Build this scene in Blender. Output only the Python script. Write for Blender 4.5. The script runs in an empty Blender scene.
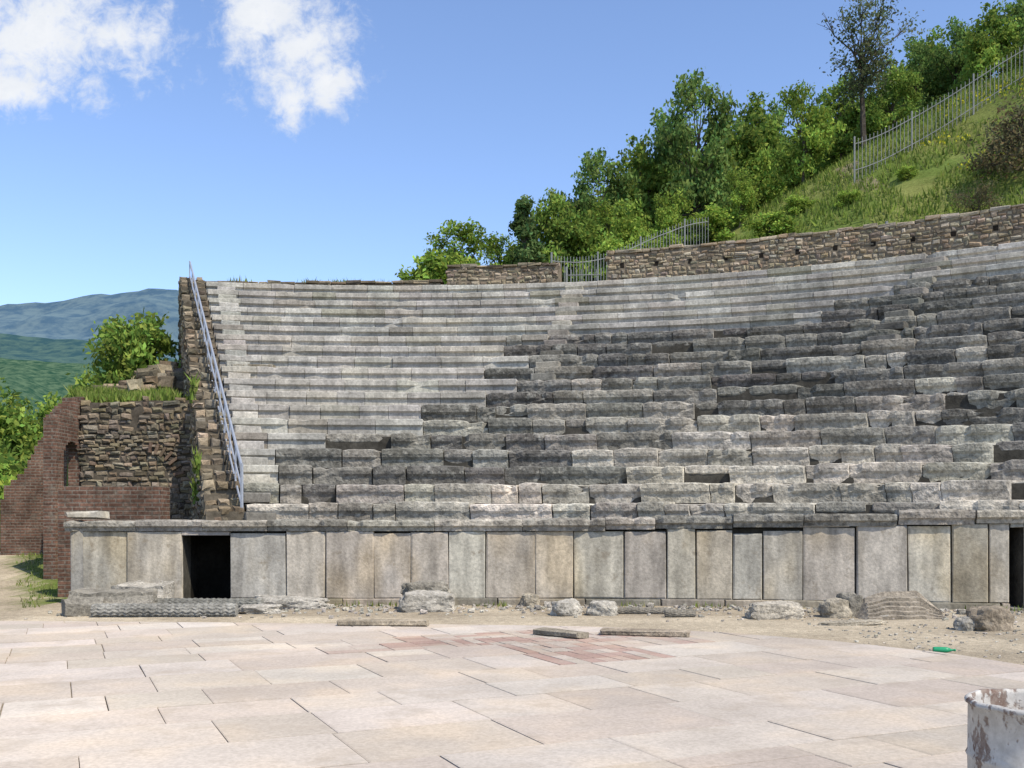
import bpy, math, random
import numpy as np
from mathutils import Vector, noise, Matrix
random.seed(7); rng=np.random.default_rng(7)
scene=bpy.context.scene
R=random.uniform
def interp(x,xs,ys): return float(np.interp(x,xs,ys))
def sm(a,b,x):
    t=min(1,max(0,(x-a)/(b-a))); return t*t*(3-2*t)
def nz(x,y,z=0.0): return noise.noise(Vector((x,y,z)))

# ------------------------------------------------------------ materials
def newmat(name):
    m=bpy.data.materials.new(name); m.use_nodes=True
    nt=m.node_tree; b=nt.nodes["Principled BSDF"]
    b.inputs["Specular IOR Level"].default_value=0.12
    return m,nt,b
def newmatte(name):
    m=bpy.data.materials.new(name); m.use_nodes=True
    nt=m.node_tree; nt.nodes.remove(nt.nodes["Principled BSDF"])
    d=nt.nodes.new("ShaderNodeBsdfDiffuse"); d.inputs["Roughness"].default_value=.6
    nt.links.new(d.outputs[0],nt.nodes["Material Output"].inputs[0])
    return m,nt,d
def nd(nt,t,**k):
    n=nt.nodes.new(t)
    for a,v in k.items(): setattr(n,a,v)
    return n
def maprange(nt,src,a,b,c,d):
    n=nd(nt,"ShaderNodeMapRange"); nt.links.new(src,n.inputs[0])
    for i,v in enumerate((a,b,c,d)): n.inputs[i+1].default_value=v
    return n.outputs[0]
def mul(nt,a,b):
    n=nd(nt,"ShaderNodeMath",operation='MULTIPLY'); nt.links.new(a,n.inputs[0]); nt.links.new(b,n.inputs[1]); return n.outputs[0]
def scale(nt,vec,f):
    n=nd(nt,"ShaderNodeVectorMath",operation='SCALE'); nt.links.new(vec,n.inputs[0]); nt.links.new(f,n.inputs["Scale"]); return n.outputs[0]
def noisen(nt,sc,detail=6,rough=.6,vec=None,stretch=None):
    tc=nd(nt,"ShaderNodeTexCoord"); o=tc.outputs["Object"]
    if stretch:
        mp=nd(nt,"ShaderNodeMapping"); nt.links.new(o,mp.inputs[0]); mp.inputs["Scale"].default_value=stretch; o=mp.outputs[0]
    n=nd(nt,"ShaderNodeTexNoise"); n.inputs["Scale"].default_value=sc; n.inputs["Detail"].default_value=min(4,detail); n.inputs["Roughness"].default_value=rough
    nt.links.new(o,n.inputs["Vector"]); return n.outputs["Fac"]
def mixc(nt,fac,a,b):
    n=nd(nt,"ShaderNodeMixRGB"); nt.links.new(fac,n.inputs[0])
    for i,v in ((1,a),(2,b)):
        if isinstance(v,tuple): n.inputs[i].default_value=(*v,1)
        else: nt.links.new(v,n.inputs[i])
    return n.outputs[0]
def mat_stone(name,big=1.2,fine=14,lo=.55,hi=1.25,flo=.75,fhi=1.2,bump=.5,dist=.03,streak=0,patch=None,patch_rng=(.55,.68),warm=None):
    m,nt,b=newmatte(name)
    at=nd(nt,"ShaderNodeAttribute",attribute_name="Col"); c=at.outputs["Color"]
    n1=noisen(nt,big,3,.65); n2=noisen(nt,fine,2,.7)
    f=mul(nt,maprange(nt,n1,.3,.7,lo,hi),maprange(nt,n2,.3,.7,flo,fhi))
    if streak:
        n3=noisen(nt,1.0,2,.6,stretch=(4,4,.7)); f=mul(nt,f,maprange(nt,n3,.33,.6,streak,1.06))
    c=scale(nt,c,f)
    if patch:
        n4=noisen(nt,big*3.3,3,.75); c=mixc(nt,maprange(nt,n4,patch_rng[0],patch_rng[1],0,.8),c,patch)
    if warm:
        n5=noisen(nt,.9,2,.6,stretch=(1,1,.5))
        w_=nd(nt,"ShaderNodeVectorMath",operation='MULTIPLY'); nt.links.new(c,w_.inputs[0]); w_.inputs[1].default_value=warm
        c=mixc(nt,maprange(nt,n5,.48,.66,0,1),c,w_.outputs[0])
    nt.links.new(c,b.inputs["Color"])
    bp=nd(nt,"ShaderNodeBump"); bp.inputs["Strength"].default_value=bump; bp.inputs["Distance"].default_value=dist
    nt.links.new(n2,bp.inputs["Height"]); nt.links.new(bp.outputs[0],b.inputs["Normal"])
    return m
M_seat=mat_stone("seat_stone",.8,16,.70,1.2,.74,1.22,.5,.025,streak=.78,patch=(.26,.24,.205),patch_rng=(.62,.80))
M_old=mat_stone("old_seat_stone",1.2,11,.58,1.4,.6,1.4,.8,.05,patch=(.43,.405,.345),patch_rng=(.55,.70))
M_orth=mat_stone("orthostat_stone",1.3,18,.72,1.15,.8,1.18,.45,.02,streak=.68,patch=(.24,.20,.145),patch_rng=(.58,.76),warm=(1.0,.93,.80))
M_rub=mat_stone("rubble_stone",2,18,.7,1.2,.75,1.25,.7,.03)
M_rock=mat_stone("rock_stone",3,22,.6,1.25,.65,1.3,.8,.03,patch=(.17,.155,.13),patch_rng=(.57,.68))
M_pave=mat_stone("paving_stone",.45,30,.78,1.12,.86,1.12,.25,.01,patch=(.34,.285,.225),patch_rng=(.52,.78),warm=(1.01,.975,.92))
M_dark=mat_stone("mortar_and_recess_shade",2,10,.6,1.2)  # mortar backing, plus painted shade of wall openings and putlog holes
def mat_ground():
    m,nt,b=newmatte("ground_soil")
    at=nd(nt,"ShaderNodeAttribute",attribute_name="Col"); c=at.outputs["Color"]
    n1=noisen(nt,.7,3,.65); n2=noisen(nt,9,3,.75); n3=noisen(nt,45,1,.7)
    f=mul(nt,mul(nt,maprange(nt,n1,.3,.7,.8,1.15),maprange(nt,n2,.3,.7,.72,1.25)),maprange(nt,n3,.3,.7,.75,1.2))
    nt.links.new(scale(nt,c,f),b.inputs["Color"])
    bp=nd(nt,"ShaderNodeBump"); bp.inputs["Strength"].default_value=.8; bp.inputs["Distance"].default_value=.04
    nt.links.new(n2,bp.inputs["Height"]); nt.links.new(bp.outputs[0],b.inputs["Normal"]); return m
M_ground=mat_ground()
def mat_leaf(name,trans=.35):
    m,nt,df=newmatte(name); df.inputs["Roughness"].default_value=0
    at=nd(nt,"ShaderNodeAttribute",attribute_name="Col")
    nt.links.new(at.outputs["Color"],df.inputs[0])
    tr=nd(nt,"ShaderNodeBsdfTranslucent"); nt.links.new(at.outputs["Color"],tr.inputs[0])
    mx=nd(nt,"ShaderNodeMixShader"); mx.inputs[0].default_value=trans
    nt.links.new(df.outputs[0],mx.inputs[1]); nt.links.new(tr.outputs[0],mx.inputs[2])
    nt.links.new(mx.outputs[0],nt.nodes["Material Output"].inputs[0]); return m
M_leaf=mat_leaf("leaf",.4); M_grass=mat_leaf("grass_blade",.3)
M_bark=mat_stone("bark",4,20)
def mat_brick():
    m,nt,b=newmatte("roman_brick")
    uv=nd(nt,"ShaderNodeUVMap")
    br=nd(nt,"ShaderNodeTexBrick"); nt.links.new(uv.outputs[0],br.inputs[0])
    br.inputs["Scale"].default_value=1; br.inputs["Brick Width"].default_value=.30; br.inputs["Row Height"].default_value=.085
    br.inputs["Mortar Size"].default_value=.015; br.inputs["Color1"].default_value=(.205,.115,.08,1); br.inputs["Color2"].default_value=(.125,.072,.052,1)
    br.inputs["Mortar"].default_value=(.20,.165,.13,1); br.inputs["Mortar Smooth"].default_value=.3
    n1=noisen(nt,1.3,4,.7); n2=noisen(nt,15,3,.7); n4=noisen(nt,3.1,4,.7)
    f=mul(nt,maprange(nt,n1,.3,.7,.5,1.3),maprange(nt,n2,.3,.7,.6,1.35))
    c=mixc(nt,maprange(nt,n4,.52,.68,0,.8),br.outputs["Color"],(.18,.15,.115))
    nt.links.new(scale(nt,c,f),b.inputs["Color"])
    bp=nd(nt,"ShaderNodeBump"); bp.inputs["Strength"].default_value=.8; bp.inputs["Distance"].default_value=.02; bp.invert=True
    nt.links.new(br.outputs["Fac"],bp.inputs["Height"]); nt.links.new(bp.outputs[0],b.inputs["Normal"]); return m
M_brick=mat_brick()
def mat_metal(name,col,rough=.5):
    m,nt,b=newmat(name); n=noisen(nt,12,4,.7)
    c=mixc(nt,maprange(nt,n,.5,.75,0,.6),col,tuple(x*.55 for x in col)); nt.links.new(c,b.inputs["Base Color"])
    b.inputs["Roughness"].default_value=rough; b.inputs["Metallic"].default_value=.2; return m
M_rail=mat_metal("painted_rail",(.33,.35,.385)); M_fence=mat_metal("galvanised_fence",(.24,.245,.235),.7)
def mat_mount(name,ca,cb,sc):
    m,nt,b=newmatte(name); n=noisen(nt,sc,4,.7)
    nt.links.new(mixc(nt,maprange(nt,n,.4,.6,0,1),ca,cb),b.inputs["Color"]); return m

# ------------------------------------------------------------ mesh builder
class MB:
    def __init__(s): s.v=[];s.f=[];s.c=[];s.m=[];s.uv=[]
    def add(s,vs,fs,col,mat=0,uvs=None):
        o=len(s.v); s.v.extend([tuple(p) for p in vs])
        for k,f in enumerate(fs):
            s.f.append(tuple(o+i for i in f)); s.c.append(col); s.m.append(mat)
            s.uv.append(uvs[k] if uvs else None)
    def box(s,p4a,z0,z1,col,mat=0,uvl=None):
        if not isinstance(z1,(list,tuple)): z1=[z1]*4
        vs=[(p[0],p[1],z0) for p in p4a]+[(p[0],p[1],z1[i]) for i,p in enumerate(p4a)]
        fs=[(0,3,2,1),(4,5,6,7),(0,1,5,4),(1,2,6,5),(2,3,7,6),(3,0,4,7)]
        uvs=None
        if uvl is not None:
            uvs=[]
            for n,f in enumerate(fs):
                l=[]
                for i in f:
                    p=vs[i]
                    if n<2: l.append((p[0],p[1]))
                    elif n in(2,4): l.append((uvl[0] if i%4 in(0,3) else uvl[1],p[2]))
                    else: l.append((p[0]*.7+p[1]*.7,p[2]))
                uvs.append(l)
        s.add(vs,fs,col,mat,uvs)
    def build(s,name,mats,smooth=False):
        me=bpy.data.meshes.new(name); me.from_pydata(s.v,[],s.f)
        for m in mats: me.materials.append(m)
        ca=me.color_attributes.new("Col",'FLOAT_COLOR','CORNER')
        cnt=[len(f) for f in s.f]
        arr=np.repeat(np.array([(*c[:3],1.0) for c in s.c],dtype=np.float32),cnt,axis=0)
        ca.data.foreach_set("color",arr.ravel())
        me.polygons.foreach_set("material_index",s.m)
        if any(u is not None for u in s.uv):
            ul=me.uv_layers.new(name="UVMap"); a=[]
            for f,u in zip(s.f,s.uv):
                a.extend(u if u else [(0,0)]*len(f))
            ul.data.foreach_set("uv",np.array(a,dtype=np.float32).ravel())
        if smooth: me.polygons.foreach_set("use_smooth",[True]*len(s.f))
        me.update()
        ob=bpy.data.objects.new(name,me); scene.collection.objects.link(ob); return ob
def stone(mb,o,U,N,w,h,d,ch,col,mat=0,jit=0.0):
    U=Vector(U);N=Vector(N);Z=Vector((0,0,1));o=Vector(o)
    def P(a,b,c):
        p=o+U*a+Z*b+N*c
        if jit: p+=Vector((R(-jit,jit),R(-jit,jit),R(-jit,jit)))
        return p
    vs=[P(0,0,-d),P(w,0,-d),P(w,h,-d),P(0,h,-d),
        P(0,0,-ch),P(w,0,-ch),P(w,h,-ch),P(0,h,-ch),
        P(ch,ch,0),P(w-ch,ch,0),P(w-ch,h-ch,0),P(ch,h-ch,0)]
    fs=[(8,9,10,11)]
    for i in range(4):
        j=(i+1)%4
        fs.append((i,j,4+j,4+i)); fs.append((4+i,4+j,8+j,8+i))
    fs.append((3,2,1,0))
    mb.add(vs,fs,col,mat)
def vary(c,a=.12,h=.03):
    k=1+R(-a,a); return tuple(max(.01,x*k+R(-h,h)*x) for x in c)

# ------------------------------------------------------------ theatre geometry
EYE=1.6
SX=[0,.35,.65,.85,1]; AX=[-5.4,-.3,5.2,10,15]; BX=[-10.3,2.4,13,20.5,28]
def Acurve(x): return 20.6-.013*(x+1)**2
def Bcurve(x): x=min(26,max(-14,x)); return -.6+math.sqrt(max(4,34.7**2-(x+4)**2))
def P(s,t):
    a=interp(s,SX,AX); b=interp(s,SX,BX)
    xa,ya=a,Acurve(a); xb,yb=b,Bcurve(b) if b<26 else Bcurve(26)-(b-26)*2
    return Vector((xa+(xb-xa)*t,ya+(yb-ya)*t,0))
NR=19; RISE=.415; Z0=1.55
BPX=[240,260,290,350,410,498,505,570,818,825,948,955,1100]
BPY=[505,478,452,440,424,400,346,338,320,306,284,278,262]
def seat_kind(p,z):
    px=512+1000*p.x/p.y; py=520-1000*(z-EYE)/p.y
    return py-interp(px,BPX,BPY)
mb=MB()
old_pal=[(.195,.18,.153),(.165,.154,.133),(.235,.217,.184),(.155,.143,.124),(.21,.194,.164)]
mid_pal=[(.31,.282,.235),(.275,.252,.21),(.345,.315,.26)]
beige=[(.45,.405,.33),(.41,.37,.30),(.48,.435,.36),(.36,.325,.27)]
new_pal=[(.50,.465,.40),(.46,.432,.375),(.53,.50,.435),(.48,.44,.368),(.435,.405,.355)]
for i in range(NR):
    t=i/NR; zb=Z0+RISE*i
    ss=np.linspace(0,1,241); pts=[P(x,t) for x in ss]
    L=[0]
    for a,b in zip(pts[:-1],pts[1:]): L.append(L[-1]+(b-a).length)
    tot=L[-1]; l=0
    while l<tot-.3:
        smid=float(np.interp(l+.5,L,ss)); pm=P(smid,t)
        sk0=seat_kind(pm,zb+.2)+R(-4,4); old=sk0>0
        px=512+1000*pm.x/pm.y
        ln=random.choice([R(.45,.8),R(.8,1.5),R(1.2,1.9)]) if old else R(.7,1.4)
        l1=min(tot,l+ln)
        if old:
            r_=random.random()
            if i<=1: col=vary(random.choice(beige if r_<(.35+.4*(px>480)) else mid_pal if r_<.88 else old_pal),.1,.02)
            elif i<=5 and px>580: col=vary(random.choice(beige if r_<.5 else mid_pal if r_<.9 else old_pal),.1,.02)
            elif i<=9 and px>540: col=vary(random.choice(beige if r_<.12 else mid_pal if r_<.55 else old_pal),.12,.02)
            else: col=vary(random.choice(old_pal if r_<.82 else mid_pal),.13,.02)
        else:
            col=vary(random.choice(new_pal),.07,.015)
            if random.random()<.05: col=vary(mid_pal[2])
        seg=max(3,int((l1-l)/(.14 if old else .25)))
        j=.010 if old else .005; gap=R(.006,.02) if old else .006
        fo=R(-.06,.06) if old else R(-.012,.012); to=R(-.035,.02) if old else R(-.01,.008)
        if old and random.random()<.12: fo+=.1
        h=RISE+to
        if old: prof=[(.10,-.01),(.09,.10),(.07,.18),(.01,.24),(-.005,.31),(.0,h-.02),(.025,h),(1.0,h),(1.0,-.01)]
        else: prof=[(.085,-.01),(.08,.10),(.075,.23),(.0,.27),(0,.34),(.0,h-.015),(.015,h),(1.0,h),(1.0,-.01)]
        vs=[];n=len(prof)
        sd=R(0,100)
        for k in range(seg+1):
            lk=l+gap+(l1-l-2*gap)*k/seg
            sk=float(np.interp(lk,L,ss)); p0=P(sk,t); p1=P(sk,min(1.06,t+1.4/NR)); rd=(p1-p0); D=rd.length; rd.normalize()
            end=(k==0 or k==seg)
            chip=max(0,nz(lk*3.1,i*7.7+sd,0)-(.2 if old else .4))*.28
            for q,(f,z) in enumerate(prof):
                ff=D if f==1.0 else f+fo
                zz=z
                if f<1 and q<7:
                    ff+=R(-j,j)+(.02 if end and old else 0)
                    if q>=3: ff+=chip*(1 if q<6 else 1.4)
                    if q>=5: zz+=R(-j,j)*.7-(.02 if end and old else 0)-chip*.6
                p=p0+rd*ff; vs.append((p.x,p.y,zb+zz))
        fs=[]
        for k in range(seg):
            for q in range(n):
                a=k*n+q;b=k*n+(q+1)%n;fs.append((a,a+n,b+n,b))
        fs.append(tuple(range(n))); fs.append(tuple(reversed(range(seg*n,seg*n+n))))
        mb.add(vs,fs,col,1 if old else 0)
        l=l1
for (sa,wid,rows) in ((.345,.62,range(9,NR+1)),(.645,.7,range(11,NR+1)),(.018,.6,range(0,NR+1))):
    for i in rows:
        if i>=NR: continue
        t=i/NR; c=P(sa,t); c2=P(sa,t+.5/NR); rd=(c2-c).normalized(); U=Vector((rd.y,-rd.x,0))
        o=c-rd*.3-U*(wid/2); o.z=Z0+RISE*i
        kd=seat_kind(c,o.z+.3)>0
        col=vary(random.choice(mid_pal+beige[3:] if sa>.3 and not kd else new_pal if not kd else old_pal+mid_pal))
        stone(mb,o,U,-rd,wid*R(.9,1.05),.2,.45,.02,col,0,.012)
for i in range(NR):
    t=i/NR
    for k in range(60):
        a,b=k/60,(k+1)/60
        p=[P(a,t+.012),P(b,t+.012),P(b,t+1.2/NR),P(a,t+1.2/NR)]
        mb.box([(q.x,q.y) for q in p],Z0+RISE*i-.5,Z0+RISE*(i+1)-.06,(.08,.073,.06),2)
mb.build("theatre_seating",[M_seat,M_old,M_dark])

def W(x): return 18.8-(.012 if x>-1 else .002)*(x+1)**2
# ------------------------------------------------------------ orchestra wall
mb=MB()
def ptop(x): return 1.39+.018*max(0,x)
def ctop(x): return 1.60+.025*max(0,x)
def frame(x):
    d=(W(x+.05)-W(x-.05))/.1; U=Vector((1,d,0)).normalized(); N=Vector((U.y,-U.x,0)); return U,N
openings=[(-6.20,-5.30,1.31),(8.80,9.02,1.47)]
pal=[(.485,.435,.355),(.46,.42,.35),(.50,.45,.37),(.445,.405,.34),(.51,.465,.385),(.475,.42,.33)]
XL=-8.25
x=XL
while x<13:
    w=random.choice([R(.48,.65),R(.65,.95),R(.7,1.1)])
    op=None
    for o in openings:
        if x>=o[0]-.01 and x<o[1]-.01: op=o
        elif x<o[0] and x+w>o[0]-.25: w=o[0]-x
    if op: w=op[1]-op[0]
    U,N=frame(x+w/2); c=Vector((x,W(x),0))
    if op:
        c.z=op[2]; stone(mb,c+U*.004,U,N,w-.008,ptop(x)-op[2]-.003,.3,.01,vary(pal[3]),0,.004)
    else:
        dj=R(-.025,.02); c+=N*dj; c.z=.13
        hh=ptop(x)-.13-.004-(R(0,.05) if random.random()<.3 else 0)
        if 4.0<x<4.9: hh-=.07
        base=random.choice(pal if x>-5 else [pal[1],pal[3],(.45,.42,.36)])
        stone(mb,c+U*R(.003,.01),U,N,w-R(.009,.02),hh,.2,R(.012,.025),vary(base,.08,.018),0,.011)
    x+=w
x=XL-.05
while x<13:
    w=R(.9,1.7); U,N=frame(x+w/2)
    for o in openings:
        if x<o[0] and x+w>o[0]: w=o[0]-x
    inside=any(x>=o[0]-.01 and x<o[1]-.01 for o in openings)
    if inside:
        w=[o for o in openings if x>=o[0]-.01 and x<o[1]-.01][0][1]-x
    c=Vector((x,W(x),-.03))+N*R(.03,.07)
    if inside: stone(mb,c,U,N,w-.01,.08,.5,.01,vary((.27,.25,.21)),0,.004)
    else: stone(mb,c,U,N,w-.012,.155,.3,.02,vary(random.choice([(.35,.31,.245),(.26,.235,.19)]),.15),0,.008)
    x+=w
x=XL-.12
while x<13:
    w=R(.8,1.7); U,N=frame(x+w/2); z0=ptop(x)+.002; h=ctop(x)-z0+R(-.02,.03)
    c=Vector((x,W(x),z0))+N*R(.06,.10); col=vary(random.choice([(.26,.24,.20),(.32,.29,.24),(.22,.205,.17),(.38,.34,.28)]),.12,.02)
    seg=int(w/.15)+1
    prof=[(-.5,0),(-.04,0),(-.02,h*.3),(.03,h*.45),(.035,h*.85),(.01,h),(-.5,h+.003)]
    vs=[];n=len(prof)
    for k in range(seg+1):
        a=.006+(w-.012)*k/seg; e=.012 if k in(0,seg) else 0; ch=max(0,nz(x*2+a*4,3,7)-.05)*.18
        for q,(f,z) in enumerate(prof):
            p=c+U*a+N*(f+(R(-.008,.008)-e-ch if 0<q<6 else 0)); vs.append((p.x,p.y,c.z+z-(e+ch*.5 if q>=4 else 0)+(R(-.006,.006) if q>=4 else 0)))
    fs=[]
    for k in range(seg):
        for q in range(n):
            a=k*n+q;b=k*n+(q+1)%n; fs.append((a,b,b+n,a+n))
    fs.append(tuple(reversed(range(n)))); fs.append(tuple(range(seg*n,seg*n+n)))
    mb.add(vs,fs,col,1); x+=w
stone(mb,Vector((XL-.1,W(XL)+.0,1.625)),Vector((1,0,0)),Vector((0,-1,0)),.62,.14,.5,.04,(.46,.43,.37),0,.02)
stone(mb,Vector((XL-.02,W(XL)+.02,.0)),Vector((0,1,0)),Vector((-1,0,0)),1.7,1.45,.25,.02,(.33,.31,.27),0,.01)
edges=[XL+.05]+[e for o in openings for e in (o[0],o[1])]+[13.2]
for a,b in zip(edges[0::2],edges[1::2]):
    n=max(1,int((b-a)/.8))
    for k in range(n):
        x0=a+(b-a)*k/n; x1=a+(b-a)*(k+1)/n
        mb.box([(x0,W(x0)+.12),(x1,W(x1)+.12),(x1,W(x1)+.55),(x0,W(x0)+.55)],0,ptop(x0)-.01,(.06,.055,.045),2)
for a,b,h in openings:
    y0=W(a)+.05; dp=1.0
    y1=y0+dp; e=.002; opening_shade=(.02,.018,.015)  # near-black colour paints the shade inside the doorway
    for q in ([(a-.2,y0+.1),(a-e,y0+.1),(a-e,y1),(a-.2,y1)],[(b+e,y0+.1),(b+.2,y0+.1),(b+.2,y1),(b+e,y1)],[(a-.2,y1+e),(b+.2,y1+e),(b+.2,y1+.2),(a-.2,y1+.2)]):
        mb.box(q,0,h,opening_shade,2)
    mb.box([(a-.2,y0+.3),(b+.2,y0+.3),(b+.2,y1+.2),(a-.2,y1+.2)],h+.002,h+.04,opening_shade,2)
    mb.box([(a,y0+.5),(b,y0+.5),(b,y1),(a,y1)],-.05,.03,opening_shade,2)
xs=np.linspace(XL,15,60)
for a,b in zip(xs[:-1],xs[1:]):
    mb.add([(a,W(a)+.3,1.47),(b,W(b)+.3,1.47),(b,Acurve(b)+.3,1.49),(a,Acurve(a)+.3,1.49)],[(0,1,2,3)],(.25,.22,.17),2)
mb.build("orchestra_wall",[M_orth,M_old,M_dark])

# ------------------------------------------------------------ rubble walls
RP=[(.38,.305,.21),(.315,.255,.175),(.44,.365,.26),(.26,.22,.165),(.36,.275,.18),(.42,.36,.275)]
DP=[tuple(c*.55 for c in k) for k in RP]
def rubble(mb,pf,L,z0f,z1f,pal,size=1.0,hole=None,prot=.06,mat=0):
    z=min(z0f(0),z0f(L)) ; zmax=max(z1f(u) for u in np.linspace(0,L,60))
    while z<zmax:
        h=R(.10,.19)*size; u=R(-.1,0)
        while u<L:
            w=R(.11,.34)*size*(1 if random.random()<.85 else 1.5)
            um=u+w/2
            hh=h*R(.72,1.12)
            if 0<=um<=L and z>=z0f(um)-.1 and z+h*.8<z1f(um)+R(-.04,.08):
                if hole and hole(um,z+h/2): u+=w; continue
                p,U,N=pf(um)
                o=p-U*(w/2)+N*R(prot*.2,prot); o.z=z+R(-.02,.02)
                U2=(U+Vector((0,0,R(-.14,.14)))).normalized()
                stone(mb,o,U2,N,w-R(.01,.03),hh-.012,.18,min(hh,w)*R(.2,.4),vary(random.choice(pal),.22,.05),mat,.022*size)
            u+=w
        z+=h
def backing(mb,path,thick,z0f,z1f,col,mat,uv=False,arch=None,step=.0):
    u=0
    N0=[]
    for k in range(len(path)):
        a=path[max(0,k-1)];b=path[min(len(path)-1,k+1)]
        d=Vector((b[0]-a[0],b[1]-a[1],0)).normalized(); N0.append(Vector((-d.y,d.x,0)))
    for k in range(len(path)-1):
        a=Vector((*path[k],0));b=Vector((*path[k+1],0)); l=(b-a).length
        if l<.01: continue
        c=a+N0[k]*thick; d=b+N0[k+1]*thick; um=u+l/2
        zt=z1f(um); zb=z0f(um)
        if step: zt=round(zt/step)*step
        if arch:
            ab=arch(um)
            if ab is not None: zb=ab
        if zt>zb: mb.box([(a.x,a.y),(b.x,b.y),(d.x,d.y),(c.x,c.y)],zb,zt,col,mat,(u,u+l) if uv else None)
        u+=l
    return u
def rear_wall(name,xa,xb,ztop,pal,rag,holes):
    mb=MB(); xs=np.arange(xa,xb+.01,.3)
    path=[]
    for x in xs: path.append((x,Bcurve(x)+.75))
    L=[0]
    for a,b in zip(path[:-1],path[1:]): L.append(L[-1]+math.dist(a,b))
    def pf(u):
        x=float(np.interp(u,L,xs)); y=Bcurve(x)+.75; d=(Bcurve(x+.1)-Bcurve(x-.1))/.2
        U=Vector((1,d,0)).normalized(); return Vector((x,y,0)),U,Vector((U.y,-U.x,0))
    z1=lambda u: ztop(float(np.interp(u,L,xs)))+rag*nz(u*.9,xa,2)
    backing(mb,path,.6,lambda u:8.6,lambda u:z1(u)-.03,(.24,.195,.14),1)
    def hole(u,z):
        if not holes: return False
        k=u%1.15; return abs(k-.5)<.11 and (abs(z-10.25)<.11)
    if holes:
        u=.5
        while u<L[-1]:
            p,U,N=pf(u); stone(mb,p-U*.07+N*.012+Vector((0,0,10.17)),U,N,.14,.15,.05,.005,(.03,.025,.02),1,.01); u+=1.15  # dark block painted as the shade inside each putlog hole
    rubble(mb,pf,L[-1],lambda u:9.2,z1,pal,.85,hole)
    u=0
    while u<L[-1]-.2:
        w=R(.25,.6); p,U,N=pf(u+w/2); o=p-U*(w/2)+N*R(.05,.1); o.z=z1(u+w/2)-.02
        stone(mb,o,U,N,w-.02,R(.07,.13),.6,.025,vary(random.choice(pal),.15),0,.02); u+=w
    return mb.build(name,[M_rub,M_dark])
rear_wall("rubble_wall",-11.2,-2.3,lambda x:9.72+.02*(x+11),DP+RP[:2],.05,False)
rear_wall("rubble_wall.001",-2.25,1.9,lambda x:10.38,DP[:2]+RP[:4],.06,False)
rear_wall("rubble_wall.002",3.25,26,lambda x:10.68+.008*(x-3),RP,.07,True)

mb=MB()
e0=P(0,0);e1=P(0,1.0); ed=(e1-e0).normalized(); out=Vector((-ed.y,ed.x,0)); EL=(e1-e0).length
def wtop(u): return Z0+RISE*NR*min(1,max(0,u/EL))+.2+.12*nz(u*1.3,4,1)
TH=.8
n=44
for k in range(n):
    u0=EL*k/n-.1;u1=EL*(k+1)/n-.1
    a=e0+ed*u0;b=e0+ed*u1
    p=[a+out*TH,a+out*.03,b+out*.03,b+out*TH]
    mb.box([(q.x,q.y) for q in p],1.35 if k<5 else 0,wtop((u0+u1)/2),(.16,.135,.10),1)
def pfs(u):
    p=e0+ed*(EL-u)+out*TH; return p,-ed,out
rubble(mb,pfs,EL,lambda u:0.0 if EL-u>2 else 1.5,lambda u:wtop(EL-u)-.05,DP+RP[:3],1.1)
def pff(u): p=e0+ed*(-.1)+out*(TH-u); return p,-out,-ed
rubble(mb,pff,TH-.05,lambda u:1.4,lambda u:wtop(0)-.1,DP,.8)
u=-.1
while u<EL:
    w=R(.25,.5)
    for v in (0,.26,.52):
        o=e0+ed*u+out*(v+.04); o.z=wtop(u+w/2)-.1
        stone(mb,o+out*.24,-out,-ed,.23,R(.12,.22),w-.02,.05,vary(random.choice(DP+RP[:2]),.15),0,.03)
    u+=w
stone(mb,Vector((-11.35,34.0,9.2)),Vector((1,0,0)),Vector((0,-1,0)),.8,.55,.6,.05,DP[0],0,.03)
mb.build("rubble_side_wall",[M_rub,M_dark])

mb=MB()
def t1(u): return 4.62+.14*nz(u*.8,9,0)+.02*u
backing(mb,[(x,25.4) for x in np.arange(-10.95,-7.4,.25)],.7,lambda u:0,lambda u:t1(u)-.04,(.11,.092,.07),1)
def h1(u,z): return abs(u-1.45)<.09 and 3.95<z<4.5
rubble(mb,lambda u:(Vector((-10.95+u,25.4,0)),Vector((1,0,0)),Vector((0,-1,0))),3.5,lambda u:0,t1,[tuple(c*.62 for c in k) for k in RP]+DP,.9,h1,.1)
for k in range(7):
    a=math.radians(15+k*11); c=Vector((-9.3+math.cos(a)*.9,25.35,2.55+math.sin(a)*.9))
    U=Vector((-math.sin(a),0,math.cos(a)))
    w=.07;h=.26; Vn=Vector((math.cos(a),0,math.sin(a)))
    vs=[c+U*sx*w/2+Vn*sz*h/2+Vector((0,dy,0)) for dy in(-.06,.1) for sx,sz in((-1,-1),(1,-1),(1,1),(-1,1))]
    mb.add(vs,[(0,1,2,3),(7,6,5,4),(0,4,5,1),(1,5,6,2),(2,6,7,3),(3,7,4,0)],vary((.19,.135,.095),.25),0)
mb.build("rubble_retaining_wall",[M_rub,M_dark])

def brick_wall(name,path,thick,z0,zt,arch=None):
    mb=MB(); pts=[]
    for a,b in zip(path[:-1],path[1:]):
        l=math.dist(a,b); n=max(1,int(l/.1))
        for k in range(n): pts.append((a[0]+(b[0]-a[0])*k/n,a[1]+(b[1]-a[1])*k/n))
    pts.append(path[-1])
    backing(mb,pts,thick,lambda u:z0,lambda u:zt(u)+R(-.04,.04),(1,1,1),0,True,arch,.085)
    return mb.build(name,[M_brick])
brick_wall("brick_wall",[(-9.38,20.65),(-7.25,20.65)],.55,-.05,lambda u:2.27+.06*nz(u*3,8) if u>.1 else 2.2)
brick_wall("brick_wall.001",[(-15.35,30),(-12.4,30)],.8,0,lambda u:interp(u,[0,.12,.4,.8,1.1,1.4,1.9,3.2],[1.9,2.5,2.8,3.15,3.9,4.25,4.5,4.9])+.1*nz(u*3,1))
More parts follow.
